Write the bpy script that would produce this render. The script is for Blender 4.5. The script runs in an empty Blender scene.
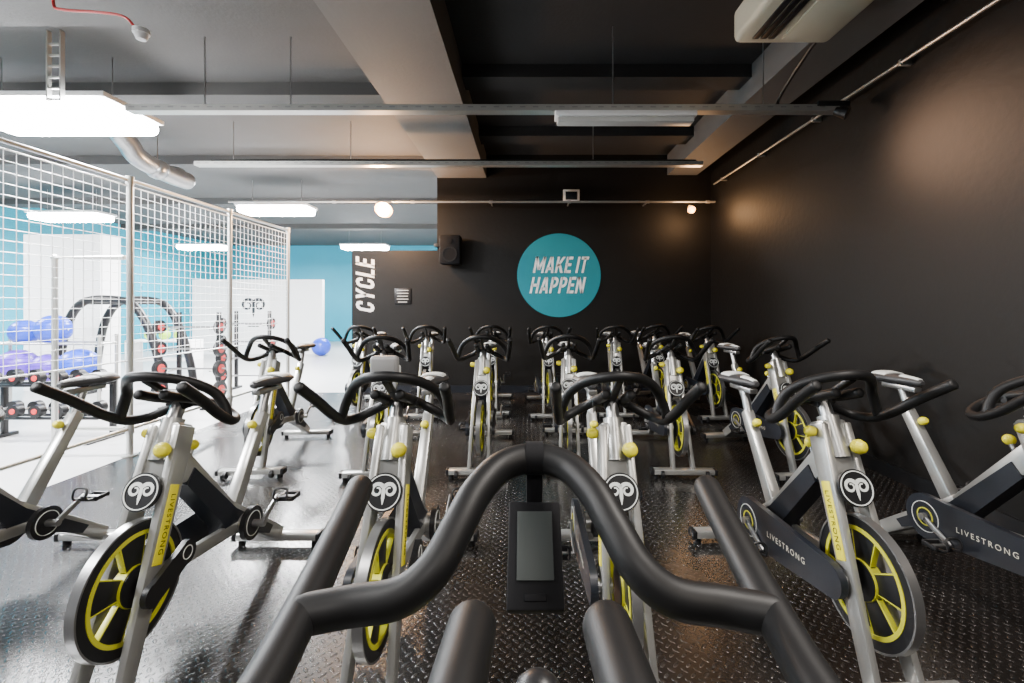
import bpy, bmesh, math, random
from mathutils import Vector, Matrix
random.seed(7)
C = bpy.context.scene.collection
pi = math.pi

# ---------------------------------------------------------------- materials
def mat(name, col, rough=.5, metal=0., emit=None, es=0., bump=None, var=0., coat=0., spec=.5):
    m = bpy.data.materials.new(name); m.use_nodes = True
    nt = m.node_tree; b = nt.nodes['Principled BSDF']
    b.inputs['Base Color'].default_value = (*col, 1)
    b.inputs['Roughness'].default_value = rough
    b.inputs['Metallic'].default_value = metal
    b.inputs['Specular IOR Level'].default_value = spec
    if coat: b.inputs['Coat Weight'].default_value = coat
    if emit:
        b.inputs['Emission Color'].default_value = (*emit, 1)
        b.inputs['Emission Strength'].default_value = es
    tc = nt.nodes.new('ShaderNodeTexCoord')
    if var:
        n = nt.nodes.new('ShaderNodeTexNoise'); n.inputs['Scale'].default_value = 3
        n.inputs['Detail'].default_value = 6
        nt.links.new(tc.outputs['Object'], n.inputs['Vector'])
        r = nt.nodes.new('ShaderNodeMapRange')
        r.inputs['To Min'].default_value = 1-var; r.inputs['To Max'].default_value = 1+var
        nt.links.new(n.outputs['Fac'], r.inputs['Value'])
        mx = nt.nodes.new('ShaderNodeVectorMath'); mx.operation = 'SCALE'
        mx.inputs[0].default_value = col
        nt.links.new(r.outputs['Result'], mx.inputs['Scale'])
        nt.links.new(mx.outputs['Vector'], b.inputs['Base Color'])
    if bump:
        sc, st = bump
        n = nt.nodes.new('ShaderNodeTexNoise'); n.inputs['Scale'].default_value = sc
        n.inputs['Detail'].default_value = 5
        nt.links.new(tc.outputs['Object'], n.inputs['Vector'])
        bp = nt.nodes.new('ShaderNodeBump'); bp.inputs['Strength'].default_value = st
        bp.inputs['Distance'].default_value = .01
        nt.links.new(n.outputs['Fac'], bp.inputs['Height'])
        nt.links.new(bp.outputs['Normal'], b.inputs['Normal'])
    return m

SILVER = mat('silver_paint', (.42,.42,.405), .30, .70, var=.08)
STEEL = mat('brushed_steel', (.34,.34,.34), .3, .9, var=.06)
BLACK = mat('black_plastic', (.008,.008,.009), .4, var=.1, spec=.33)
MATTE = mat('matte_black_plastic', (.005,.005,.006), .75, var=.1, spec=.15)
FOAM = mat('black_grip_foam', (.0050,.0050,.0054), .50, var=.08, spec=.24)
DARKFR = mat('charcoal_cover', (.009,.011,.016), .38, var=.1, spec=.35)
YEL = mat('lemon_yellow', (.70,.62,.015), .4, var=.04)
YELW = mat('lemon_yellow_wheel', (.46,.45,.02), .4, var=.04)
WHITE = mat('white_print', (.95,.95,.95), .5)
PRINT = mat('pale_print', (.62,.60,.50), .5)
GREYS = mat('saddle_vinyl', (.03,.03,.032), .5, var=.1)
GREYP = mat('pale_panel', (.60,.62,.60), .5, var=.05)
GREYM = mat('mid_grey_plastic', (.20,.20,.20), .45, var=.05)
LCD = mat('lcd_screen', (.045,.052,.05), .6, spec=.2)
GALV = mat('galvanised_tube', (.50,.50,.48), .35, .75, var=.12)
WIRE = mat('white_wire', (.88,.88,.88), .4, .1, var=.03)
TEAL = mat('teal_paint', (.0,.30,.43), .5, bump=(40,.1), var=.04)
SIGNTEAL = mat('teal_sign', (.0,.23,.29), .45, var=.04)
WPAINT = mat('white_paint', (.85,.85,.85), .5, var=.03)
BWALL = mat('black_wall_paint', (.0042,.0036,.0032), .56, bump=(14,.25), var=.25, spec=.25)
CEILG = mat('grey_ceiling_paint', (.080,.078,.077), .75, bump=(30,.2), var=.08, spec=.3)
CEILD = mat('dark_ceiling_paint', (.026,.026,.027), .7, bump=(30,.2), var=.1, spec=.3)
BEAMG = mat('beam_grey', (.098,.097,.096), .7, bump=(25,.2), var=.08)
GFLOOR = mat('gym_vinyl', (.44,.44,.44), .3, bump=(60,.1), var=.08)
RED = mat('red_enamel', (.6,.03,.03), .4)
LIME = mat('lime_green', (.35,.6,.03), .45)
PURP = mat('purple_rubber', (.10,.03,.45), .35)
BLUE = mat('blue_rubber', (.01,.05,.50), .35)
CREAM = mat('cream_plastic', (.50,.47,.37), .45, var=.04)
LAMP = mat('lamp_diffuser', (1,1,1), .5, emit=(.98,.99,1), es=80)
LAMPOFF = mat('unlit_diffuser', (.40,.40,.38), .4, emit=(1,1,1), es=.04)
WARM = mat('warm_bulb', (1,.8,.5), .5, emit=(1,.66,.30), es=150)
WARM2 = mat('warm_bulb_dim', (1,.8,.5), .5, emit=(1,.48,.16), es=9)
REFL = mat('warm_reflector', (.9,.55,.25), .35, .3, emit=(1,.5,.15), es=4)

def checker_mat():
    m = bpy.data.materials.new('tread_plate_rubber'); m.use_nodes = True
    nt = m.node_tree; b = nt.nodes['Principled BSDF']; N = nt.nodes; L = nt.links
    tc = N.new('ShaderNodeTexCoord'); sp = N.new('ShaderNodeSeparateXYZ')
    L.new(tc.outputs['Object'], sp.inputs[0])
    def M(op, a, bb=None, c=None):
        n = N.new('ShaderNodeMath'); n.operation = op
        for i, v in enumerate((a, bb, c)):
            if v is None: continue
            if isinstance(v, (int, float)): n.inputs[i].default_value = v
            else: L.new(v, n.inputs[i])
        return n.outputs[0]
    s = 1/.038
    u = M('MULTIPLY', M('ADD', sp.outputs[0], sp.outputs[1]), s*.7071)
    v = M('MULTIPLY', M('SUBTRACT', sp.outputs[0], sp.outputs[1]), s*.7071)
    par = M('FLOORED_MODULO', M('ADD', M('FLOOR', u), M('FLOOR', v)), 2.0)
    fu = M('ABSOLUTE', M('SUBTRACT', M('FRACT', u), .5)); fv = M('ABSOLUTE', M('SUBTRACT', M('FRACT', v), .5))
    def ell(a, c, ra, rc):
        return M('ADD', M('POWER', M('DIVIDE', a, ra), 2.0), M('POWER', M('DIVIDE', c, rc), 2.0))
    e1 = ell(fu, fv, .46, .20); e2 = ell(fv, fu, .46, .20)
    e = M('ADD', M('MULTIPLY', e1, par), M('MULTIPLY', e2, M('SUBTRACT', 1.0, par)))
    mr = N.new('ShaderNodeMapRange'); mr.interpolation_type = 'SMOOTHSTEP'
    mr.inputs['From Min'].default_value = 1.1; mr.inputs['From Max'].default_value = .35
    L.new(e, mr.inputs['Value'])
    bp = N.new('ShaderNodeBump'); bp.inputs['Strength'].default_value = 1.0; bp.inputs['Distance'].default_value = .0050
    L.new(mr.outputs['Result'], bp.inputs['Height']); L.new(bp.outputs['Normal'], b.inputs['Normal'])
    n = N.new('ShaderNodeTexNoise'); n.inputs['Scale'].default_value = 1.3; n.inputs['Detail'].default_value = 5
    L.new(tc.outputs['Object'], n.inputs['Vector'])
    r2 = N.new('ShaderNodeMapRange'); r2.inputs['To Min'].default_value = .20; r2.inputs['To Max'].default_value = .32
    L.new(n.outputs['Fac'], r2.inputs['Value']); L.new(r2.outputs['Result'], b.inputs['Roughness'])
    cr = N.new('ShaderNodeValToRGB'); cr.color_ramp.elements[0].color = (.0055,.0047,.0043,1); cr.color_ramp.elements[1].color = (.016,.0135,.0125,1)
    L.new(n.outputs['Fac'], cr.inputs[0])
    mx = N.new('ShaderNodeVectorMath'); mx.operation = 'SCALE'; L.new(cr.outputs[0], mx.inputs[0])
    L.new(M('ADD', M('MULTIPLY', mr.outputs['Result'], 1.6), .6), mx.inputs['Scale'])  # raised treads coloured paler, as if catching light
    L.new(mx.outputs['Vector'], b.inputs['Base Color'])
    b.inputs['Specular IOR Level'].default_value = 1.0
    return m
TREAD = checker_mat()

# ---------------------------------------------------------------- mesh builder
def basis(ex, ey, ez, o):
    m = Matrix.Identity(4)
    for i, c in enumerate((ex, ey, ez, o)):
        for r in range(3): m[r][i] = c[r]
    return m

GLY = {
 'M': (.84, [[(.1,0),(.1,1)], [(.74,0),(.74,1)], [(.12,1.0),(.42,.20)], [(.42,.20),(.72,1.0)]]),
 'A': (.66, [[(.09,0),(.30,1)], [(.57,0),(.36,1)], [(.16,.27),(.50,.27)]]),
 'K': (.62, [[(.1,0),(.1,1)], [(.14,.38),(.53,1)], [(.25,.55),(.54,0)]]),
 'E': (.52, [[(.1,0),(.1,1)], [(.1,.915),(.52,.915)], [(.1,.51),(.46,.51)], [(.1,.085),(.52,.085)]]),
 'I': (.20, [[(.1,0),(.1,1)]]),
 'T': (.56, [[(0,.915),(.56,.915)], [(.28,0),(.28,.95)]]),
 'H': (.64, [[(.1,0),(.1,1)], [(.54,0),(.54,1)], [(.1,.5),(.54,.5)]]),
 'P': (.58, [[(.1,0),(.1,1)], [(.1,.915),(.30,.915),(.42,.87),(.475,.78),(.48,.68),(.46,.56),(.40,.48),(.30,.44),(.1,.44)]]),
 'N': (.66, [[(.1,0),(.1,1)], [(.56,0),(.56,1)], [(.12,1.0),(.54,.0)]]),
 'C': (.58, [[(.48,.64),(.48,.76),(.42,.87),(.3,.91),(.17,.87),(.1,.76),(.1,.24),(.17,.13),(.3,.09),(.42,.13),(.48,.24),(.48,.36)]]),
 'Y': (.60, [[(.08,1),(.3,.45)], [(.52,1),(.3,.45)], [(.3,.52),(.3,0)]]),
 'L': (.48, [[(.1,0),(.1,1)], [(.1,.085),(.48,.085)]]),
 ' ': (.16, []),
}

class MB:
    def __init__(s): s.v = []; s.f = []; s.m = []; s.mats = []
    def mi(s, m):
        if m not in s.mats: s.mats.append(m)
        return s.mats.index(m)
    def add(s, vs, fs, m, M=None):
        o = len(s.v); k = s.mi(m)
        for p in vs:
            p = Vector(p)
            if M is not None: p = M @ p
            s.v.append(tuple(p))
        for f in fs: s.f.append(tuple(o+i for i in f)); s.m.append(k)
    def box(s, c, d, m, bev=0., M=None, seg=2):
        bm = bmesh.new(); bmesh.ops.create_cube(bm, size=1)
        for v in bm.verts: v.co = Vector((v.co.x*d[0]+c[0], v.co.y*d[1]+c[1], v.co.z*d[2]+c[2]))
        if bev: bmesh.ops.bevel(bm, geom=bm.edges[:], offset=bev, segments=seg, affect='EDGES', profile=.5)
        bm.verts.index_update()
        s.add([v.co.copy() for v in bm.verts], [[v.index for v in f.verts] for f in bm.faces], m, M); bm.free()
    def beam(s, p0, p1, w, d, m, w1=None, d1=None, bev=.006, lat=Vector((1,0,0))):
        p0 = Vector(p0); p1 = Vector(p1); ax = (p1-p0); L = ax.length; ax.normalize()
        ex = (lat - ax*lat.dot(ax)).normalized(); ey = ax.cross(ex)
        w1 = w1 or w; d1 = d1 or d
        bm = bmesh.new(); bmesh.ops.create_cube(bm, size=1)
        for v in bm.verts:
            t = v.co.z+.5
            v.co = Vector((v.co.x*(w+(w1-w)*t), v.co.y*(d+(d1-d)*t), t*L))
        if bev: bmesh.ops.bevel(bm, geom=bm.edges[:], offset=bev, segments=2, affect='EDGES', profile=.5)
        bm.verts.index_update()
        s.add([v.co.copy() for v in bm.verts], [[v.index for v in f.verts] for f in bm.faces], m, basis(ex, ey, ax, p0)); bm.free()
    def sweep(s, pts, r, m, seg=10, sub=6, cap=True, smooth=True, closed=False):
        P = [Vector(p) for p in pts]
        path = []; rad = []
        rr = r if isinstance(r, (list, tuple)) else [r]*len(P)
        if smooth and len(P) > 2:
            n = len(P)
            for i in range(n-1):
                a = P[i-1] if i > 0 else P[0]*2-P[1]; b = P[i]; c = P[i+1]; d = P[i+2] if i+2 < n else P[-1]*2-P[-2]
                for k in range(sub):
                    t = k/sub
                    path.append(.5*((2*b)+(c-a)*t+(2*a-5*b+4*c-d)*t*t+(3*b-a-3*c+d)*t**3))
                    rad.append(rr[i]+(rr[i+1]-rr[i])*t)
            path.append(P[-1]); rad.append(rr[-1])
        else: path = P; rad = list(rr)
        if cap:
            t0 = (path[1]-path[0]).normalized(); t1 = (path[-1]-path[-2]).normalized()
            r0, r1 = rad[0], rad[-1]
            pre = [(path[0]-t0*r0*.5*math.sin(a), r0*(.35+.65*math.cos(a))) for a in (pi/2, pi/3, pi/6)]
            post = [(path[-1]+t1*r1*.5*math.sin(a), r1*(.35+.65*math.cos(a))) for a in (pi/6, pi/3, pi/2)]
            path = [p for p, _ in pre]+path+[p for p, _ in post]
            rad = [q for _, q in pre]+rad+[q for _, q in post]
        T = []
        for i in range(len(path)):
            a = path[max(0, i-1)]; b = path[min(len(path)-1, i+1)]; T.append((b-a).normalized())
        up = Vector((0,0,1)) if abs(T[0].z) < .9 else Vector((1,0,0))
        n = (up-T[0]*up.dot(T[0])).normalized()
        vs = []; fs = []
        for i, p in enumerate(path):
            n = (n-T[i]*n.dot(T[i])).normalized(); b = T[i].cross(n)
            for k in range(seg):
                a = 2*pi*k/seg; vs.append(p+(n*math.cos(a)+b*math.sin(a))*rad[i])
        for i in range(len(path)-1):
            for k in range(seg):
                k2 = (k+1) % seg
                fs.append((i*seg+k, i*seg+k2, (i+1)*seg+k2, (i+1)*seg+k))
        fs.append(tuple(range(seg-1, -1, -1))); fs.append(tuple((len(path)-1)*seg+k for k in range(seg)))
        s.add(vs, fs, m)
    def cyl(s, p0, p1, r, m, seg=20, r1=None):
        s.sweep([p0, p1], [r, r1 if r1 is not None else r], m, seg=seg, cap=False, smooth=False)
    def plate(s, pts, h, m, M=None):
        n = len(pts)
        vs = [(p[0], p[1], 0) for p in pts]+[(p[0], p[1], h) for p in pts]
        fs = [tuple(range(n-1, -1, -1)), tuple(range(n, 2*n))]
        fs += [(i, (i+1) % n, n+(i+1) % n, n+i) for i in range(n)]
        s.add(vs, fs, m, M)
    def ribbon(s, pts, wd, m, M=None, clip=None, xf=None):
        P = [Vector((p[0], p[1])) for p in pts]; L = []; R = []
        ww = wd if isinstance(wd, (list, tuple)) else [wd]*len(P)
        for i, p in enumerate(P):
            a = P[max(0, i-1)]; b = P[min(len(P)-1, i+1)]
            if 0 < i < len(P)-1:
                d1 = (p-a).normalized(); d2 = (b-p).normalized(); t = (d1+d2).normalized()
                k = 1/max(.5, abs(t.dot(d1)))
            else: t = (b-a).normalized(); k = 1
            n = Vector((-t.y, t.x))*ww[i]*.5*k
            L.append(p+n); R.append(p-n)
        if clip and len(P) == 2 and abs(P[0].x-P[1].x) > .01 and abs(P[0].y-P[1].y) > .3:
            for q in (L, R):
                d = (P[1]-P[0])
                for j in (0, 1):
                    for lim in clip:
                        if abs(P[j].y-lim) < .01: q[j] = q[j]+d*((lim-q[j].y)/d.y)
        vs = [(q.x, q.y, 0) for q in L]+[(q.x, q.y, 0) for q in R]; n = len(P)
        if xf: vs = [xf(v) for v in vs]
        s.add(vs, [(n+i, n+i+1, i+1, i) for i in range(n-1)], m, M)
    def bold(s, body, h, m, M, sx=.85, shear=.22, gap=.085, t=.175):
        W = sum(GLY[c][0] for c in body)+gap*(len(body)-1); x = -W/2
        for c in body:
            w, strokes = GLY[c]
            for st in strokes:
                s.ribbon(st, t, m, M, clip=(0., 1.), xf=lambda v, x=x: (((v[0]+x)*sx+(v[1]-.5)*shear)*h, (v[1]-.5)*h, 0))
            x += w+gap
    def ring(s, r0, r1, h, m, M=None, a0=0., a1=2*pi, n=40, z=0.):
        full = abs(a1-a0-2*pi) < 1e-6
        k = n if full else n+1
        vs = []
        for i in range(k):
            a = a0+(a1-a0)*i/n; c, q = math.cos(a), math.sin(a)
            vs += [(r0*c, r0*q, z), (r1*c, r1*q, z), (r1*c, r1*q, z+h), (r0*c, r0*q, z+h)]
        fs = []
        for i in range(n):
            a = i*4; b = ((i+1) % k)*4
            for j in range(4):
                j2 = (j+1) % 4
                fs.append((a+j, a+j2, b+j2, b+j))
        if not full:
            fs.append((3, 2, 1, 0)); e = (k-1)*4; fs.append((e, e+1, e+2, e+3))
        s.add(vs, fs, m, M)
    def ball(s, c, r, m, seg=20, rings=12, sc=(1,1,1)):
        vs = [(c[0], c[1], c[2]+r*sc[2])]; fs = []
        for i in range(1, rings):
            t = pi*i/rings
            for k in range(seg):
                a = 2*pi*k/seg
                vs.append((c[0]+r*sc[0]*math.sin(t)*math.cos(a), c[1]+r*sc[1]*math.sin(t)*math.sin(a), c[2]+r*sc[2]*math.cos(t)))
        vs.append((c[0], c[1], c[2]-r*sc[2])); e = len(vs)-1
        for k in range(seg): fs.append((0, 1+k, 1+(k+1) % seg))
        for i in range(rings-2):
            for k in range(seg):
                a = 1+i*seg+k; b = 1+i*seg+(k+1) % seg
                fs.append((a, a+seg, b+seg, b))
        for k in range(seg): fs.append((e, e-seg+(k+1) % seg, e-seg+k))
        s.add(vs, fs, m)
    def text(s, body, size, m, M, shear=0., offset=0., sx=1., ext=0., sp=1.):
        cu = bpy.data.curves.new('t', 'FONT'); cu.body = body; cu.size = size; cu.shear = shear; cu.space_character = sp
        cu.offset = offset; cu.align_x = 'CENTER'; cu.align_y = 'CENTER'; cu.extrude = ext; cu.resolution_u = 3
        o = bpy.data.objects.new('t', cu); C.objects.link(o)
        dg = bpy.context.evaluated_depsgraph_get()
        me = bpy.data.meshes.new_from_object(o.evaluated_get(dg))
        vs = [(v.co.x*sx, v.co.y, v.co.z) for v in me.vertices]; fs = [tuple(p.vertices) for p in me.polygons]
        s.add(vs, fs, m, M)
        bpy.data.objects.remove(o); bpy.data.curves.remove(cu); bpy.data.meshes.remove(me)
    def obj(s, name, parent=None, label=None, cat=None, kind=None, group=None, loc=None, recalc=True):
        me = bpy.data.meshes.new(name); me.from_pydata(s.v, [], s.f)
        for m in s.mats: me.materials.append(m)
        me.polygons.foreach_set('material_index', s.m)
        me.polygons.foreach_set('use_smooth', [True]*len(s.f))
        me.update()
        if recalc:
            bm = bmesh.new(); bm.from_mesh(me); bmesh.ops.recalc_face_normals(bm, faces=bm.faces[:]); bm.to_mesh(me); bm.free()
        me.set_sharp_from_angle(angle=math.radians(38))
        o = bpy.data.objects.new(name, me); C.objects.link(o)
        if parent: o.parent = parent
        if loc: o.location = loc
        if label: o['label'] = label
        if cat: o['category'] = cat
        if kind: o['kind'] = kind
        if group: o['group'] = group
        return o

def empty(name, loc, label, cat, group=None):
    e = bpy.data.objects.new(name, None); e.location = loc; e.empty_display_size = .1; C.objects.link(e)
    e['label'] = label; e['category'] = cat
    if group: e['group'] = group
    return e
def children(o): return [c for c in bpy.data.objects if c.parent == o]
def copy_thing(o, loc, rot=0., label=None):
    n = o.copy(); C.objects.link(n); n.location = loc; n.rotation_euler = (0, 0, rot)
    if label: n['label'] = label
    for c in children(o):
        k = c.copy(); C.objects.link(k); k.parent = n
        for cc in children(c):
            kk = cc.copy(); C.objects.link(kk); kk.parent = k
    return n

# ================================================================ ROOM
YB = 7.85; XR = 3.17; XM = -3.97
def slab(name, x0, x1, y0, y1, z0, z1, m, kind='structure', label=None, cat='room structure'):
    b = MB(); b.box((0,0,0), (x1-x0, y1-y0, z1-z0), m)
    return b.obj(name, kind=kind, loc=((x0+x1)/2, (y0+y1)/2, (z0+z1)/2), label=label or name.split('_')[0]+' of the gym room', cat=cat)
slab('floor', XM, XR, -2.6, YB, -.12, 0, TREAD, label='black glossy tread plate rubber floor of the studio', cat='floor')
slab('floor', -12.5, XM, -2.6, 19, -.12, 0, GFLOOR, label='pale grey vinyl floor of the gym', cat='floor')
slab('floor', XM, -1.4, YB, 19, -.12, 0, GFLOOR, label='pale grey vinyl floor of the gym', cat='floor')
slab('wall_right', XR, XR+.15, -2.6, YB+.15, 0, 4.25, BWALL, label='glossy black painted side wall', cat='wall')
slab('wall_back', -1.55, XR, YB, YB+.15, 0, 4.25, BWALL, label='black painted studio wall with round slogan sign', cat='wall')
slab('wall_partition', -3.02, -1.55, YB, YB+.15, 0, 2.45, BWALL, label='low black partition wall with white lettering', cat='wall')
slab('wall_front', -12.5, XR, -2.75, -2.6, 0, 4.25, CEILD, label='dark wall behind the instructor', cat='wall')
slab('wall_left', -12.65, -12.5, -2.6, 19, 0, 4.25, TEAL, label='bright teal painted gym wall', cat='wall')
slab('wall_far', -12.65, -1.4, 19, 19.15, 0, 4.25, TEAL, label='bright teal painted gym end wall', cat='wall')
slab('wall_side', -1.4, -1.25, YB+.15, 19, 0, 4.25, WPAINT, label='white gym side wall', cat='wall')
slab('ceiling', -12.65, -1.54, -2.6, 19.15, 4.0, 4.12, CEILG, label='grey painted concrete soffit', cat='ceiling')
slab('ceiling', -.70, XR, -2.6, YB, 4.1, 4.22, CEILD, label='dark grey painted concrete soffit', cat='ceiling')
slab('trim_1', -1.54, -.70, -2.6, YB, 3.7, 4.2, BEAMG, label='wide grey concrete ceiling beam', cat='beam')
slab('trim_2', 2.42, 2.93, -2.6, YB, 3.75, 4.1, BEAMG, label='grey concrete ceiling beam beside the wall', cat='beam')
k = 3
for y0, y1 in ((1.6,2.1), (4.9,5.2), (6.6,6.95)):
    slab('trim_%d' % k, -.70, 2.42, y0, y1, 3.96, 4.1, CEILD, label='shallow dark transverse ceiling rib', cat='beam'); k += 1
for y0, y1 in ((3.2,3.85), (5.1,5.5), (7.6,7.95), (10.6,11.), (14.,14.4)):
    slab('trim_%d' % k, -12.5, -1.54, y0, y1, 3.86, 4.0, CEILG, label='shallow grey transverse ceiling rib', cat='beam'); k += 1
slab('baseboard_back', -3.02, XR, YB-.015, YB, 0, .12, DARKFR, label='dark skirting along the black wall', cat='baseboard')
slab('baseboard_right', XR-.015, XR, -2.6, YB-.015, 0, .12, BLACK, label='black skirting along the side wall', cat='baseboard')

# ---------------------------------------------------------------- wall signs
W = lambda x, y, z: basis((1,0,0), (0,0,1), (0,-1,0), (x, y, z))
b = MB()
n = 72
b.plate([(.72*math.cos(2*pi*i/n), .72*math.sin(2*pi*i/n)) for i in range(n)], .012, SIGNTEAL, W(.55, YB-.001, 2.02))
b.bold('MAKE IT', .28, WHITE, W(.585, YB-.016, 2.20), sx=.79, shear=.20, gap=.10)
b.bold('HAPPEN', .28, WHITE, W(.53, YB-.016, 1.85), sx=.80, shear=.20, gap=.10)
b.obj('wall_sign', label='round teal wall sign reading MAKE IT HAPPEN', cat='sign', recalc=False)
b = MB()
R = basis((0,0,1), (-1,0,0), (0,-1,0), (-2.79, YB-.006, 1.86))
b.bold('CYCLE', .32, WHITE, R, sx=.90, shear=.20, gap=.11)
b.obj('wall_lettering', label='white slanted vertical lettering reading CYCLE on black partition', cat='sign', recalc=False)
b = MB()
b.box((-2.14, YB-.012, 1.66), (.28, .02, .27), BLACK, .004)
for i, w in enumerate((.20, .20, .18, .20, .16)):
    b.box((-2.14, YB-.0235, 1.76-i*.05), (w, .002, .011), GREYP)
b.obj('wall_plaque', label='small black plaque with white lines of small print', cat='plaque')
b = MB()
b.box((.76, YB-.03, 3.38), (.28, .06, .22), WHITE, .01); b.box((.76, YB-.064, 3.38), (.2, .008, .14), DARKFR, .003)
b.obj('emergency_light', label='small white framed emergency light box high on wall', cat='light')
e = empty('wall_speaker', (-1.28, YB, 2.43), 'black wall-mounted loudspeaker on a bracket', 'speaker')
b = MB(); b.box((0,-.2,0), (.34,.26,.48), MATTE, .02); b.obj('speaker_cabinet', e)
b = MB(); b.ring(.0, .11, .008, MATTE, W(0,-.331,-.08)); b.ring(.105,.125,.014, FOAM, W(0,-.331,-.08)); b.ring(0,.04,.012, MATTE, W(0,-.331,.14)); b.obj('speaker_cone', e)
b = MB(); b.box((0,-.035,0), (.08,.07,.2), BLACK, .005); b.box((-.24,-.04,.1), (.14,.08,.06), BLACK, .005); b.obj('bracket', e)

# ---------------------------------------------------------------- ceiling services
def tray(y, z, x0, x1, label):
    b = MB()
    b.box(((x0+x1)/2, y, z), (x1-x0, .10, .008), GALV)
    for s in (-1, 1): b.box(((x0+x1)/2, y+s*.05, z+.025), (x1-x0, .006, .055), GALV)
    nn = int((x1-x0)/.12)
    for i in range(nn):
        b.box((x0+.06+i*.12, y-.054, z+.028), (.05, .003, .010), STEEL)
    b.obj('cable_tray', label=label, cat='cable tray')
tray(4.24, 3.3, -3.7, 2.88, 'long perforated steel cable tray hung below the ceiling')
tray(6.2, 3.4, -4.5, 2.38, 'thin steel cable tray with dark cables hung below the ceiling')
for x, y, z0 in ((-3.0,4.24,3.32), (-2.2,4.24,3.32), (.8,4.24,3.32), (2.2,4.24,3.32), (-4.0,6.2,3.42), (-2.4,6.2,3.42), (.9,6.2,3.42)):
    b = MB(); b.cyl((0,0,0), (0,0,(4.0 if x < -1.5 else 4.1)-z0), .006, STEEL, 8)
    b.cyl((0,0,-.01), (0,0,.012), .012, STEEL, 6)
    b.obj('hanger_rod', label='thin threaded steel rod holding the cable tray', cat='rod', group='ceiling hanger rods', loc=(x, y, z0))
b = MB()
b.sweep([(-4.3,6.21,3.475), (-3,6.2,3.48), (-1,6.2,3.475), (2.3,6.21,3.475)], .018, BLACK, 8)
b.obj('cable', label='black cable lying on the steel tray', cat='cable')
b = MB()
b.cyl((-4.95,7.55,3.22), (3.12,7.55,3.22), .018, GALV, 12)
for x in (-4.5,-3.2,-1.9,-.6,.7,2.0,3.0): b.cyl((x-.03,7.55,3.22), (x+.03,7.55,3.22), .026, GALV, 12)
for x in (-.6,.7,2.0): b.cyl((x,7.55,3.22), (x,YB,3.22), .012, GALV, 8)
b.obj('lighting_rail', label='thin galvanised tube rail in front of the black wall', cat='rail')
b = MB()
b.cyl((3.08,-2.5,3.5), (3.08,7.5,3.5), .014, GALV, 10)
for i in range(9): b.box((3.116,-2+i*1.15,3.5), (.10,.03,.05), GALV, .004)
b.obj('conduit', label='thin steel conduit running along the black side wall', cat='pipe')
b = MB(); b.sweep([(2.40,3.0,3.74),(2.38,3.6,3.70),(2.40,4.0,3.62),(2.38,4.3,3.45),(2.36,4.25,3.33)], .014, BLACK, 8)
b.obj('cable', label='black flexible cable drooping from the beam to the tray', cat='cable')
e = empty('ceiling_lamp', (.91, 4.24, 3.22), 'unlit slim fluorescent batten with white diffuser', 'lamp')
b = MB(); b.box((0,0,.045), (1.30,.16,.05), WPAINT, .008); b.obj('lamp_housing', e)
b = MB(); b.box((0,0,-.005), (1.26,.13,.05), LAMPOFF, .015); b.obj('lamp_diffuser', e)
b = MB(); b.cyl((-.45,0,.06), (-.45,0,.088), .01, STEEL, 8); b.cyl((.45,0,.06), (.45,0,.088), .01, STEEL, 8); b.obj('mounting_bolt', e)
def batten(x, y, L=1.5, z=3.42, power=90, wd=.5):
    e = empty('ceiling_lamp', (x, y, z), 'bright lit white fluorescent lamp hanging over the gym', 'lamp', 'lit gym battens')
    b = MB(); b.box((0,0,.06), (L,wd+.02,.05), WPAINT, .008); b.obj('lamp_housing', e)
    b = MB(); b.box((0,0,-.02), (L-.04,wd,.16), LAMP, .07, seg=5); b.obj('lamp_diffuser', e)
    b = MB()
    for s in (-.35,.35): b.cyl((s*L,0,.07), (s*L,0,4.0-z), .005, STEEL, 6)
    b.obj('hanger_rod', e)
    l = bpy.data.lights.new('batten_light', 'AREA'); l.shape = 'RECTANGLE'; l.size = L; l.size_y = wd; l.energy = power; l.color = (.97,.985,1)
    o = bpy.data.objects.new('batten_light', l); C.objects.link(o); o.location = (x, y, z-.12)
for x, y, L, p in ((-4.75,4.6,1.6,850), (-5.0,9.1,1.4,1300), (-5.3,14.9,1.5,480), (-10.6,14.9,1.5,400), (-9.5,5.5,1.5,480), (-9.8,9.8,1.5,460), (-5.2,.6,1.5,650)):
    batten(x, y, L, power=p, wd=.7 if y < 6 else .5)
def spot(x, m, power, r, loc, soft):
    e = empty('spotlight', (x, 7.55, 3.2), 'small warm glowing spotlight clamped on the rail', 'spotlight', 'rail spotlights')
    b = MB(); b.cyl((0,0,0), (0,0,-.06), .012, BLACK, 8); b.sweep([(0,.05,-.05),(0,-.03,-.12)], [.03,r*1.45], REFL, 20, smooth=False, cap=False); b.obj('spotlight_body', e)
    b = MB(); b.ball((0,-.045,-.135), r, m, 16, 10); b.obj('bulb', e)
    l = bpy.data.lights.new('spot', 'POINT'); l.energy = power; l.color = (1,.55,.26); l.shadow_soft_size = soft
    o = bpy.data.objects.new('spot_glow', l); C.objects.link(o); o.location = loc
spot(-2.37, WARM, 320, .10, (-2.37, 7.25, 2.95), .1); spot(2.72, WARM2, 42, .045, (2.72, 7.3, 2.98), .2)
e = empty('smoke_detector', (-2.67,3.15,3.36), 'white smoke detector on a red curved conduit', 'smoke detector')
b = MB(); b.sweep([(-.62,0,.62),(-.61,0,.25),(-.55,0,.19),(-.3,0,.17),(-.12,0,.14),(-.03,0,.05)], .009, RED, 8); b.obj('conduit', e)
b = MB(); b.cyl((0,0,.05), (0,0,.02), .05, WPAINT, 24); b.cyl((0,0,.02), (0,0,-.02), .045, WPAINT, 24, .03); b.obj('detector_head', e)
b = MB()
for s in (-.06,.06): b.box((s,0,.2), (.014,.04,.64), GALV)
for i in range(6): b.box((0,0,-.1+i*.1), (.12,.02,.016), GALV)
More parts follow.
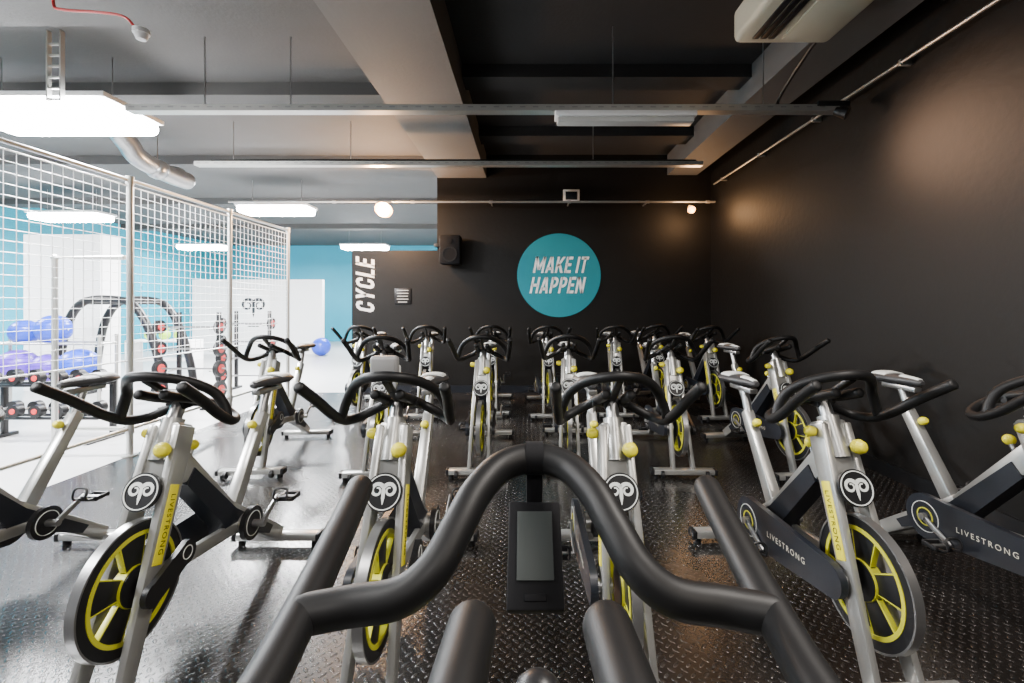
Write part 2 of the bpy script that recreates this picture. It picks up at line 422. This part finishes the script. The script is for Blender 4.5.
b.obj('cable_ladder', label='vertical steel cable ladder dropping from the ceiling', cat='cable tray', loc=(-4.3,4.15,3.48))
b = MB()
b.sweep([(-5.45,6.1,3.80),(-5.43,6.2,3.70),(-5.4,6.35,3.55),(-5.35,6.8,3.46),(-5.3,7.1,3.44)], .13, STEEL, 20)
for y in (6.6,6.95): b.sweep([(-5.36,y-.03,3.48),(-5.35,y+.03,3.47)], .145, STEEL, 20, smooth=False)
b.cyl((-5.36,6.6,3.5), (-5.36,6.6,4.0), .008, STEEL, 8)
b.obj('air_duct', label='round silver ventilation duct below the gym ceiling', cat='duct')
e = empty('air_conditioner', (1.97,2.95,3.5), 'cream ceiling-mounted air conditioner with louvre', 'air conditioner')
b = MB(); b.box((0,0,.16), (.74,1.2,.26), CREAM, .05, seg=4); b.obj('housing', e)
b = MB()
for i in range(3): b.box((-.24+i*.06,0,.024), (.045,1.0,.012), DARKFR, .003)
b.obj('louvre', e)
b = MB(); b.box((.14,0,.024), (.36,1.0,.012), CREAM, .003); b.obj('intake_panel', e)
b = MB()
for sx in (-.3,.3):
    for sy in (-.5,.5): b.cyl((sx,sy,.28), (sx,sy,.6), .008, STEEL, 8)
b.obj('hanger_bolts', e)
e = empty('added_wall_lamp', (2.80,4.24,3.36), 'small black box on the tray end beside the wall with an added lamp', 'lamp')  # lamp added to the tray-end box to give the side wall its sheen
b = MB(); b.box((.02,0,.0), (.30,.13,.05), BLACK, .008); b.obj('lamp_housing', e)
b = MB(); b.sweep([(.05,-.03,-.06),(.12,-.09,-.11)], [.035,.055], BLACK, 18, smooth=False, cap=False); b.cyl((.05,-.02,0), (.05,-.03,-.07), .012, BLACK, 10); b.obj('added_lamp_head', e)
l = bpy.data.lights.new('added_sheen_spot', 'SPOT'); l.energy = 140; l.color = (1,.60,.38); l.spot_size = math.radians(140); l.spot_blend = 1; l.shadow_soft_size = .5  # added warm spot, set apart from the lamp head to place the sheen
o = bpy.data.objects.new('added_sheen_spot', l); C.objects.link(o); o.location = (2.6,3.95,2.95)
o.rotation_euler = (Vector((3.35,3.0,2.4))-o.location).to_track_quat('-Z','Y').to_euler()

# ---------------------------------------------------------------- mesh screen
posts = [1.6, 3.05, 4.55, 6.08, 7.56]
ZT = 2.75
for y in posts:
    b = MB(); b.cyl((0,0,0), (0,0,ZT+.03), .028, GALV, 16); b.cyl((0,0,0), (0,0,.012), .07, GALV, 20)
    b.cyl((0,0,ZT-.04), (0,0,ZT+.04), .036, GALV, 16); b.cyl((0,0,.22), (0,0,.31), .036, GALV, 16)
    b.obj('screen_post', label='galvanised tube post of the wire mesh screen', cat='post', group='mesh screen posts', loc=(XM, y, 0))
for y0, y1 in zip(posts[:-1], posts[1:]):
    e = empty('mesh_screen_panel', (XM, y0+.04, 0), 'white square wire mesh panel between tube posts', 'mesh screen', 'mesh screen panels')
    L = y1-y0-.08
    b = MB(); b.cyl((0,0,ZT), (0,L,ZT), .02, GALV, 12); b.obj('top_rail', e)
    b = MB(); b.cyl((0,0,.27), (0,L,.27), .02, GALV, 12); b.obj('bottom_rail', e)
    b = MB()
    nv = int(L/.085)
    z0 = .95; z1 = ZT-.06
    for i in range(nv+1):
        y = L*i/nv; b.cyl((.006,y,z0), (.006,y,z1), .0028, WIRE, 5)
    nh = int((z1-z0)/.085)
    for i in range(nh+1):
        z = z0+(z1-z0)*i/nh; b.cyl((0,0,z), (0,L,z), .0028, WIRE, 5)
    b.cyl((0,0,z0), (0,L,z0), .007, WIRE, 6); b.cyl((0,0,z1), (0,L,z1), .007, WIRE, 6)
    b.obj('wire_mesh', e)
b = MB()
b.sweep([(-4.72,4.55,0),(-4.72,4.55,1.98),(-4.03,4.55,1.98)], .026, GALV, 14, smooth=False)
b.cyl((-4.72,4.55,0), (-4.72,4.55,.012), .07, GALV, 18); b.cyl((-4.72,4.55,.27),(-4.03,4.55,.27), .02, GALV, 12)
b.ball((-4.72,4.55,1.98), .034, GALV, 14, 8)
b.obj('tube_rail_frame', label='galvanised tube frame joined to the mesh screen', cat='rail')

# ================================================================ BIKE
def P(s, f, z): return Vector((s, -f, z))
def horn_mark(b, m, M, k):
    # ram-like figure: two curled horns over a small muzzle
    n = 22
    for s in (-1, 1):
        pts = []; wd = []
        for i in range(n+1):
            t = i/n; a = math.radians(150)-t*math.radians(440); r = k*(.40-.27*t)
            pts.append((s*(k*.38+r*math.cos(a)), k*.10+r*math.sin(a))); wd.append(k*(.24-.17*t))
        b.ribbon(pts, wd, m, M)
    b.ribbon([(0,k*.42),(0,k*.05),(0,-k*.35),(0,-k*.72)], [k*.16,k*.22,k*.20,k*.03], m, M)
HZ = .395; HF = .485
def bike_parts(e):
    b = MB()
    b.beam(P(0,.33,.89), P(0,-.06,.43), .075, .10, SILVER, .075, .115, bev=.012)
    b.beam(P(0,-.02,.47), P(0,-.57,.075), .07, .11, SILVER, .065, .08, bev=.012)
    b.beam(P(0,-.08,.36), P(0,-.41,.87), .066, .08, SILVER, .056, .062, bev=.012)
    b.beam(P(.03,-.12,.34), P(.03,HF-.02,HZ), .03, .06, SILVER)
    b.cyl(P(-.07,-.15,.34), P(.07,-.15,.34), .05, SILVER, 24)
    b.cyl(P(0,.27,1.0), P(0,.345,.84), .044, SILVER, 20)
    b.obj('frame', e)
    b = MB()
    b.plate([(.25,.70),(.0,.40),(-.02,.33),(-.14,.30),(-.40,.16),(-.44,.19),(-.1,.44),(.20,.76)], .088, DARKFR, basis((0,-1,0),(0,0,1),(-1,0,0),(.044,0,0)))
    b.obj('frame_cover', e, label='charcoal plastic frame cover')
    b = MB()
    for s in (-1, 1):
        b.beam(P(s*.052,.275,.97), P(s*.086,.63,.06), .034, .105, SILVER, .030, .07, bev=.008)
        b.cyl(P(s*.045,HF,HZ), P(s*.105,HF,HZ), .028, STEEL, 18)
    b.beam(P(0,.265,.98), P(0,.382,.68), .115, .10, SILVER, .130, .07, bev=.014)
    b.obj('fork', e)
    for s in (-1, 1):
        b = MB()
        a0 = Vector((s*.052, -.275, .97)); a1 = Vector((s*.086, -.63, .06))
        ax = (a1-a0).normalized(); exx = (Vector((s,0,0))-ax*ax.x*s).normalized()
        o2 = a0+(a1-a0)*.40+exx*.0172
        M = basis(tuple(ax), tuple(exx.cross(ax)), tuple(exx), tuple(o2))
        b.box((0,0,.0), (.30,.05,.004), YEL, .001, M=M)
        b.text('LIVESTRONG', .034, BLACK, M @ Matrix.Translation((0,0,.0035)), sp=1.2)
        b.obj('side_stripe', e, label='yellow stripe with black lettering', recalc=False)
    nrm = Vector((0,-.93,.368)); ex = Vector((1,0,0)); ey = nrm.cross(ex)
    M = basis(ex, ey, nrm, P(0,.388,.725)+nrm*.043)
    b = MB()
    b.ring(.0,.074,.014, BLACK, M, n=40); b.ring(.064,.068,.003, GREYP, M, n=40, z=.014)
    horn_mark(b, GREYP, M @ Matrix.Translation((0,0,.0165)), .066)
    b.obj('emblem', e, label='round dark badge with pale curled horn mark', recalc=False)
    for nm, f, w in (('front_foot', .64, .54), ('rear_foot', -.58, .52)):
        b = MB(); b.box((0,-f,.058), (w,.08,.046), SILVER, .012)
        for s in (-1, 1):
            b.box((s*(w/2-.0),-f,.058), (.03,.085,.052), BLACK, .008)
            b.cyl((s*(w/2-.03),-f,0), (s*(w/2-.03),-f,.04), .022, BLACK, 14)
        if f > 0:
            for s in (-1, 1): b.cyl((s*(w/2-.08)-.012,-f-.05,.045), (s*(w/2-.08)+.012,-f-.05,.045), .032, BLACK, 18)
        b.obj(nm, e)
    Mw = basis((0,-1,0), (0,0,1), (-1,0,0), P(0,HF,HZ))
    b = MB()
    b.ring(.240,.247,.036, STEEL, Mw, n=60, z=-.018); b.ring(.203,.241,.030, BLACK, Mw, n=60, z=-.015)
    b.ring(.188,.204,.036, YELW, Mw, n=60, z=-.018)
    b.ring(0,.075,.05, BLACK, Mw, n=30, z=-.025); b.ring(.073,.078,.04, YELW, Mw, n=30, z=-.02)
    for i in range(5):
        a = 2*pi*i/5+.3
        A = Mw @ Vector((.05*math.cos(a), .05*math.sin(a), 0)); B = Mw @ Vector((.193*math.cos(a), .193*math.sin(a), 0))
        b.beam(A, B, .022, .07, BLACK, .022, .12, bev=.003)
        for da, db in ((.50,.32), (-.50,-.32)):
            A = Mw @ Vector((.072*math.cos(a+da), .072*math.sin(a+da), 0)); B = Mw @ Vector((.193*math.cos(a+db), .193*math.sin(a+db), 0))
            b.beam(A, B, .024, .0045, YELW, .024, .006, bev=.001)
    b.obj('flywheel', e, label='black flywheel with yellow ring and spoke edges')
    b = MB(); pts = []
    for i in range(17):
        a = pi/2+pi*i/16; pts.append((-.15+.120*math.cos(a), .34+.120*math.sin(a)))
    for i in range(13):
        a = -pi/2+pi*i/12; pts.append((.46+.070*math.cos(a), HZ-.01+.070*math.sin(a)))
    MD = basis((0,-1,0), (0,0,1), (-1,0,0), (-.104,0,0))
    b.plate(pts, .03, DARKFR, MD)
    b.text('LIVESTRONG', .038, PRINT, MD @ Matrix.Translation((.17,.362,.032)) @ Matrix.Rotation(.07,4,'Z'), sp=1.4)
    b.ring(.078,.081,.003, GREYP, MD @ Matrix.Translation((-.15,.34,0)), n=30, z=.03)
    b.ring(.042,.048,.003, YELW, MD @ Matrix.Translation((-.15,.34,0)), n=24, z=.03)
    b.obj('chain_guard', e, label='dark chain guard with pale lettering')
    b = MB()
    MN = basis((0,1,0), (0,0,1), (1,0,0), (.075,0,0))
    b.ring(0,.085,.025, BLACK, MN @ Matrix.Translation((.15,.34,0)), n=30)
    b.ring(.06,.063,.003, GREYP, MN @ Matrix.Translation((.15,.34,0)), n=30, z=.025)
    b.obj('crank_cover', e)
    pts = []
    for i in range(11):
        a = pi/2+pi*i/10; pts.append((-.53+.045*math.cos(a), HZ-.01+.045*math.sin(a)))
    for i in range(11):
        a = -pi/2+pi*i/10; pts.append((-.36+.05*math.cos(a), .46+.05*math.sin(a)))
    b = MB(); b.plate(pts, .022, BLACK, MN @ Matrix.Translation((0,0,.032)))
    b.ring(.025,.028,.002, GREYP, MN @ Matrix.Translation((-.36,.46,.032)), n=20, z=.022)
    b.obj('brake_cover', e, label='black brake cover plate')
    ca = math.radians(-28)
    for s in (-1, 1):
        dd = Vector((0, -math.cos(ca), math.sin(ca)))*(.17 if s < 0 else -.17)
        A = P(s*.145,-.15,.34); B = A+dd
        b = MB(); b.beam(A, B+dd*.05, .016, .034, STEEL, .014, .026); b.cyl(P(s*.10,-.15,.34), P(s*.16,-.15,.34), .018, STEEL, 16); b.obj('crank_arm', e)
        b = MB(); c = B+Vector((s*.065,0,0))
        b.cyl(B, B+Vector((s*.11,0,0)), .008, STEEL, 10)
        for q in (-1, 1): b.box((c.x, c.y+q*.035, c.z), (.095,.014,.028), BLACK, .004)
        for q in (-1, 1): b.box((c.x+q*.04, c.y, c.z), (.012,.08,.022), BLACK, .004)
        b.sweep([c+Vector((-.035,-.03,.0)), c+Vector((-.035,-.09,.02)), c+Vector((-.03,-.08,.07)), c+Vector((.03,-.08,.07)), c+Vector((.035,-.09,.02)), c+Vector((.035,-.03,0))], .006, BLACK, 6)
        b.obj('pedal', e)
    b = MB(); b.cyl(P(0,-.37,.80), P(0,-.445,.99), .024, STEEL, 16); b.box(P(0,-.455,.998), (.05,.24,.03), STEEL, .006); b.cyl(P(0,-.455,1.0), P(0,-.455,1.03), .02, BLACK, 14)
    b.obj('seat_post', e)
    def saddle_mesh(secs, m, b):
        vs = []; fs = []; ns = 16
        for f, w, z, t in secs:
            for k in range(ns):
                a = 2*pi*k/ns; vs.append(P(w*math.cos(a), f-.02, z+.028-t/2+t/2*math.sin(a)))
        for i in range(len(secs)-1):
            for k in range(ns): fs.append((i*ns+k, i*ns+(k+1) % ns, (i+1)*ns+(k+1) % ns, (i+1)*ns+k))
        fs.append(tuple(range(ns))); fs.append(tuple((len(secs)-1)*ns+k for k in range(ns)))
        b.add(vs, fs, m)
    b = MB()
    S = [(-.60,.045,1.03,.04),(-.585,.085,1.045,.055),(-.54,.098,1.05,.065),(-.48,.085,1.048,.06),(-.42,.052,1.043,.055),(-.35,.032,1.04,.045),(-.30,.026,1.035,.04),(-.285,.014,1.025,.02)]
    saddle_mesh(S, GREYS, b)
    saddle_mesh([(f, w*.80, z+.007, t*.72) for f, w, z, t in S[1:4]], GREYP, b)
    saddle_mesh([(f, w*.60, z+.006, t*.72) for f, w, z, t in S[4:7]], GREYP, b)
    b.obj('saddle', e, label='black saddle with pale grey panels')
    for A, B, r in ((P(.0,-.345,.80), P(0,-.31,.82), .024), (P(.03,.345,.895), P(.045,.385,.90), .032), (P(-.04,.29,.935), P(-.085,.29,.94), .024)):
        b = MB(); d = (B-A).normalized(); b.cyl(A, B, .010, STEEL, 10); b.sweep([B-d*.004, B+d*.012, B+d*.024], [r*.9, r, r*.8], YEL, 16, smooth=False); b.obj('adjustment_knob', e, label='bright yellow adjustment knob')
    b = MB(); b.cyl(P(0,.20,.77), P(0,.16,.84), .012, STEEL, 10); b.ball(P(0,.155,.85), .026, YEL, 14, 8); b.obj('resistance_knob', e, label='yellow resistance knob')

def class_bar(e):
    b = MB()
    b.cyl(P(0,.30,.95), P(0,.235,1.06), .03, STEEL, 16); b.obj('handlebar_post', e)
    b = MB(); r = .0215
    L = [(.236,.27,1.01),(.222,.27,1.06),(.195,.285,1.115),(.155,.33,1.16),(.10,.385,1.193),(.05,.42,1.207),(0,.43,1.212)]
    b.sweep([P(*p) for p in L]+[P(-p[0], p[1], p[2]) for p in L[::-1][1:]], r, FOAM, 12, 5)
    for s in (-1, 1):
        b.sweep([P(s*.272,.58,1.195), P(s*.262,.46,1.12), P(s*.248,.34,1.035), P(s*.236,.24,.985), P(s*.205,.165,.980), P(s*.15,.135,1.003),
                 P(s*.09,.14,1.035), P(s*.058,.20,1.07), P(s*.052,.30,1.10), P(s*.052,.39,1.13)], r, FOAM, 12, 5)
    b.cyl(P(-.08,.20,1.055), P(.08,.20,1.055), .016, BLACK, 10)
    b.beam(P(0,.20,1.05), P(0,.42,1.195), .032, .022, BLACK)
    b.box(P(0,.225,1.06), (.07,.07,.05), BLACK, .01)
    b.obj('handlebar', e, label='black padded multi-grip handlebar with forward horns')

def lead_bar(e):
    b = MB()
    b.cyl(P(0,.30,.95), P(0,.245,1.11), .026, STEEL, 16); b.obj('handlebar_post', e)
    b = MB(); b.ball(P(-.0,.235,1.14), .024, BLACK, 18, 10); b.cyl(P(0,.245,1.10), P(0,.237,1.135), .018, BLACK, 14); b.obj('clamp_knob', e)
    b = MB(); r = .0195
    L = [(.238,.275,1.19),(.19,.285,1.193),(.14,.285,1.202),(.108,.30,1.222),(.088,.335,1.25),(.07,.375,1.274),(.042,.415,1.29),(0,.432,1.295)]
    b.sweep([P(*p) for p in L]+[P(-p[0], p[1], p[2]) for p in L[::-1][1:]], r, FOAM, 28, 8)
    for s in (-1, 1):
        b.sweep([P(s*.265,.515,1.222), P(s*.25,.39,1.205), P(s*.233,.22,1.183), P(s*.228,.10,1.175), P(s*.20,.02,1.17), P(s*.12,.0,1.175), P(0,.0,1.175)], r, FOAM, 28, 8)
        b.sweep([P(s*.054,.185,1.243), P(s*.058,.08,1.245), P(s*.058,.01,1.225), P(s*.058,-.01,1.18)], .0198, FOAM, 28, 8)
    b.beam(P(0,.0,1.165), P(0,.24,1.105), .05, .025, BLACK)
    b.obj('handlebar', e, label='thick black padded multi-grip handlebar with forward horns')
    b = MB(); b.beam(P(0,.432,1.30), P(0,.435,1.215), .022, .008, MATTE, bev=.002); b.ring(.018,.0215,.024, MATTE, basis((0,1,0),(0,0,1),(1,0,0),P(-.012,.432,1.295)), n=24)
    b.obj('console_bracket', e)
    top = P(0,.437,1.230); bot = P(0,.352,1.142)
    up = (top-bot).normalized(); ex = Vector((-1,0,0)); nz = ex.cross(up)
    M = basis(ex, up, nz, (top+bot)/2)
    b = MB(); b.box((0,0,0), (.068,.124,.02), MATTE, .003, M=M)
    b.box((0,-.049,.0105), (.026,.008,.003), MATTE, .001, M=M)
    con = b.obj('console', e, label='slim squared matte black computer console')
    b = MB(); b.box((0,.008,.0115), (.045,.080,.003), LCD, .0005, M=M); b.obj('display_screen', con, label='dark grey rectangular display screen')

GRP = 'rows of indoor cycling bikes'
LB = 'silver indoor cycling bike with yellow-ringed flywheel on tread plate floor'
proto = empty('exercise_bike', (-.58, 2.28, 0), LB, 'exercise bike', GRP)
bike_parts(proto)
lead = empty('exercise_bike', (.01, .18, 0), 'instructor indoor cycling bike with thick black handlebar and console', 'exercise bike', GRP)
for c in children(proto):
    kk = c.copy(); C.objects.link(kk); kk.parent = lead
lead.rotation_euler = (0, 0, pi)
lead_bar(lead)
class_bar(proto)
LBG = 'silver indoor cycling bike with charcoal lettered chain guard beside black wall'
bikes = [(-2.66,2.28,0,LB), (-1.56,2.28,.0,LB), (.38,2.28,0,LB), (1.34,2.32,.05,LB), (2.33,2.36,.04,LBG),
         (-2.45,4.6,.08,LB), (-1.38,4.55,.10,LB), (-.42,4.6,.0,LB), (.42,4.7,-.06,LB), (1.38,4.6,-.03,LB), (2.28,4.5,.12,LBG),
         (-2.3,6.6,0,LB), (-1.42,6.6,.10,LB), (-.50,6.75,0,LB), (.27,6.6,.05,LB), (1.25,6.65,-.06,LB), (1.85,6.95,.1,LB), (2.46,6.5,.05,LBG)]
for x, y, r, lb in bikes:
    copy_thing(proto, (x, y, 0), r, lb)
# grey computer head fitted on one class bike
proto['label'] = 'silver indoor cycling bike with grey computer head on its handlebar'
b = MB(); b.box(P(-.02,.36,1.245), (.115,.05,.085), GREYM, .014, seg=3); b.box(P(-.02,.30,1.21), (.09,.07,.06), GREYP, .012, seg=3)
b.cyl(P(0,.33,1.13), P(-.01,.35,1.22), .012, BLACK, 10)
con = b.obj('console', proto, label='mid grey computer head on handlebar')
b = MB(); b.box(P(-.02,.333,1.25), (.08,.003,.05), LCD, .0005); b.obj('display_screen', con)

# ================================================================ GYM BEYOND
slab('wall_pillar', -8.85, -7.5, 8.0, 8.4, 0, 2.75, WPAINT, label='white block pillar in the gym', cat='wall')
slab('wall_inner', -10.3, -6.3, 14.0, 14.15, 0, 2.3, WPAINT, label='low white partition wall in the gym', cat='wall')
e = empty('curved_training_frame', (-6.6, 7.55, 0), 'curved black tube training frame standing on gym floor', 'gym machine')
for q in (-.32,.32):
    b = MB(); b.sweep([(-.85,q,.04),(-.82,q,.6),(-.7,q,1.2),(-.45,q,1.55),(0,q,1.6),(.35,q,1.5),(.6,q,1.1),(.78,q,.5),(.85,q,.04)], .06, BLACK, 12); b.obj('frame_arch', e)
b = MB()
for x in (-.4,0,.3): b.cyl((x,-.32,1.54 if x else 1.6), (x,.32,1.54 if x else 1.6), .025, BLACK, 10)
for x in (-.85,.85): b.box((x,0,.03), (.09,.78,.06), BLACK, .01)
b.obj('cross_bar', e)
e = empty('ball_rack', (-6.55,6.3,0), 'galvanised tube rack carrying exercise balls', 'rack')
b = MB()
for z in (.45,.98):
    for q in (-.13,.13): b.cyl((-.75,q,z), (.75,q,z), .016, GALV, 10)
for x in (-.75,.75):
    b.cyl((x,-.13,0), (x,-.13,1.1), .02, GALV, 10); b.cyl((x,.13,0), (x,.13,1.1), .02, GALV, 10)
    for z in (.45,.98): b.cyl((x,-.13,z), (x,.13,z), .016, GALV, 10)
b.obj('rack_frame', e)
def exball(x, y, z, r, m, nm):
    b = MB(); b.ball((0,0,0), r, m, 28, 18)
    for t in (-.5,-.25,0,.25,.5):
        b.ring(r*math.cos(t)-.003, r*math.cos(t)+.004, .008, m, Matrix.Translation((0,0,r*math.sin(t))), n=28)
    b.cyl((r*.98,0,0), (r*1.01,0,0), .012, WHITE, 10)
    b.obj('exercise_ball', loc=(x,y,z), label='%s inflatable exercise ball with moulded ribs' % nm, cat='exercise ball', group='exercise balls')
exball(-7.05,6.3,.665,.225, PURP,'purple'); exball(-6.20,6.3,.67,.23, BLUE,'blue'); exball(-6.63,6.3,.64,.19, PURP,'purple')
exball(-6.55,6.3,1.17,.20, BLUE,'blue'); exball(-6.95,6.3,1.13,.17, BLUE,'blue')
exball(-6.15,13.6,.27,.27, BLUE,'blue')
def barbell(loc, L=1.1, pr=.11):
    e = empty('barbell', loc, 'short barbell with black and red plates on the rack', 'barbell', 'barbells on the rack')
    b = MB(); b.cyl((-L/2,0,0), (L/2,0,0), .013, STEEL, 10); b.obj('bar', e)
    for s in (-1, 1):
        b = MB(); M = basis((0,1,0),(0,0,1),(1,0,0),(s*L*.40-.02,0,0))
        b.ring(.012,pr,.05, BLACK, M, n=24); b.ring(.012,pr*.55,.062, RED, M, n=20, z=-.006); b.obj('weight_plate', e)
for rx, ry in ((-4.95,6.75), (-4.95,8.1)):
    e = empty('barbell_rack', (rx,ry,0), 'steel rack with tiers of barbells', 'rack')
    b = MB()
    for x in (-.3,.3):
        b.beam((x,.12,0), (x,.12,1.4), .05, .05, BLACK); b.box((x,0,.02), (.06,.5,.04), BLACK, .005)
        for z in (.26,.57,.86,1.18): b.beam((x,.12,z-.02), (x,-.08,z-.035), .03, .02, GALV)
    b.obj('rack_frame', e)
    for i, z in enumerate((.26,.57,.86,1.18)): barbell((rx,ry-.08,z+.005), pr=(.13,.12,.11,.10)[i])
e = empty('dumbbell_rack', (-5.35,5.1,0), 'low black two-tier dumbbell rack', 'rack')
b = MB()
for x in (-.62,.62):
    b.beam((x,.1,0), (x,.1,.66), .05, .05, BLACK); b.box((x,0,.02), (.06,.45,.04), BLACK, .005)
for z in (.26,.62):
    for q in (-.1,.06): b.box((0,q,z), (1.3,.03,.03), BLACK, .004)
b.obj('rack_frame', e)
for z in (.26,.62):
    for i in range(5):
        n = empty('dumbbell', (-5.83+i*.24,5.08,z+.087), 'black rubber dumbbell with red end cap on the rack', 'dumbbell', 'dumbbells on the rack')
        b = MB(); b.cyl((0,-.13,0), (0,.13,0), .015, STEEL, 10); b.obj('handle', n)
        for s in (-1, 1):
            b = MB(); b.cyl((0,s*.07,0), (0,s*.14,0), .07, BLACK, 12); b.cyl((0,s*.14,0), (0,s*.145,0), .03, RED, 16); b.obj('weight', n)
e = empty('shelf_unit', (-7.4,9.3,0), 'low white shelf unit for kettlebells', 'shelf')
b = MB()
for z in (.4,.78): b.box((0,0,z), (1.3,.4,.035), WPAINT, .004)
for x in (-.63,.63): b.box((x,0,.4), (.035,.4,.8), WPAINT, .004)
b.obj('shelf_frame', e)
for x in (-5.6,-5.3,-5.0):
    b = MB(); b.ball((0,0,.1), .1, LIME, 18, 12); b.cyl((0,0,0), (0,0,.02), .06, LIME, 16)
    b.sweep([(-.06,0,.16),(-.07,0,.25),(0,0,.28),(.07,0,.25),(.06,0,.16)], .014, LIME, 8)
    b.obj('kettlebell', loc=(x-2.1,9.3,.80), label='lime green kettlebell on a shelf', cat='kettlebell', group='kettlebells')
b = MB(); b.box((0,0,0), (1.0,.02,1.2), WHITE, .004)
horn_mark(b, DARKFR, W(0,-.014,.12), .46)
for i, wv in enumerate((.5,.36)): b.box((0,-.012,-.42-i*.07), (wv,.003,.03), DARKFR)
b.obj('wall_poster', label='white poster with dark curled horn emblem on white partition', cat='poster', loc=(-8.4,13.985,1.35), recalc=False)

# ================================================================ LIGHTS
def area(name, loc, rot, sx, sy, en, col=(1,1,1)):
    l = bpy.data.lights.new(name, 'AREA'); l.shape = 'RECTANGLE'; l.size = sx; l.size_y = sy; l.energy = en; l.color = col
    o = bpy.data.objects.new(name, l); C.objects.link(o); o.location = loc; o.rotation_euler = rot; return o
def panel(x, y, en, col, lab='added unseen square ceiling panel lamp giving fill light above the instructor'):  # added out-of-view panels, soft fill on the bikes from above
    e = empty('added_panel_lamp', (x, y, 3.55), lab, 'lamp', 'added panel lamps')
    b = MB(); b.box((0,0,.03), (.66,.66,.05), WPAINT, .006); b.obj('lamp_housing', e)
    b = MB(); b.box((0,0,-.004), (.6,.6,.02), LAMPOFF, .004); b.obj('lamp_diffuser', e)
    b = MB(); b.cyl((0,0,.05),(0,0,.45), .01, STEEL, 8); b.obj('hanger_rod', e)
    area('added_panel_light', (x, y, 3.5), (0,0,0), .6, .6, en, col)
panel(-2.2,.3,140,(1,.97,.93)); panel(1.3,.9,150,(1,.93,.86)); panel(0,-1.6,80,(1,.95,.9)); panel(2.4,-1.2,80,(1,.88,.76))

w = bpy.data.worlds.new('world'); bpy.context.scene.world = w; w.use_nodes = True
w.node_tree.nodes['Background'].inputs[0].default_value = (.5,.55,.6,1); w.node_tree.nodes['Background'].inputs[1].default_value = .3

# ================================================================ CAMERA
cam = bpy.data.cameras.new('camera'); cam.sensor_width = 36; cam.lens = 16.0; cam.shift_x = -15/1024; cam.shift_y = -36/1024
cam.clip_start = .02
co = bpy.data.objects.new('camera', cam); C.objects.link(co); co.location = (0,0,1.5); co.rotation_euler = (pi/2,0,0)
bpy.context.scene.camera = co
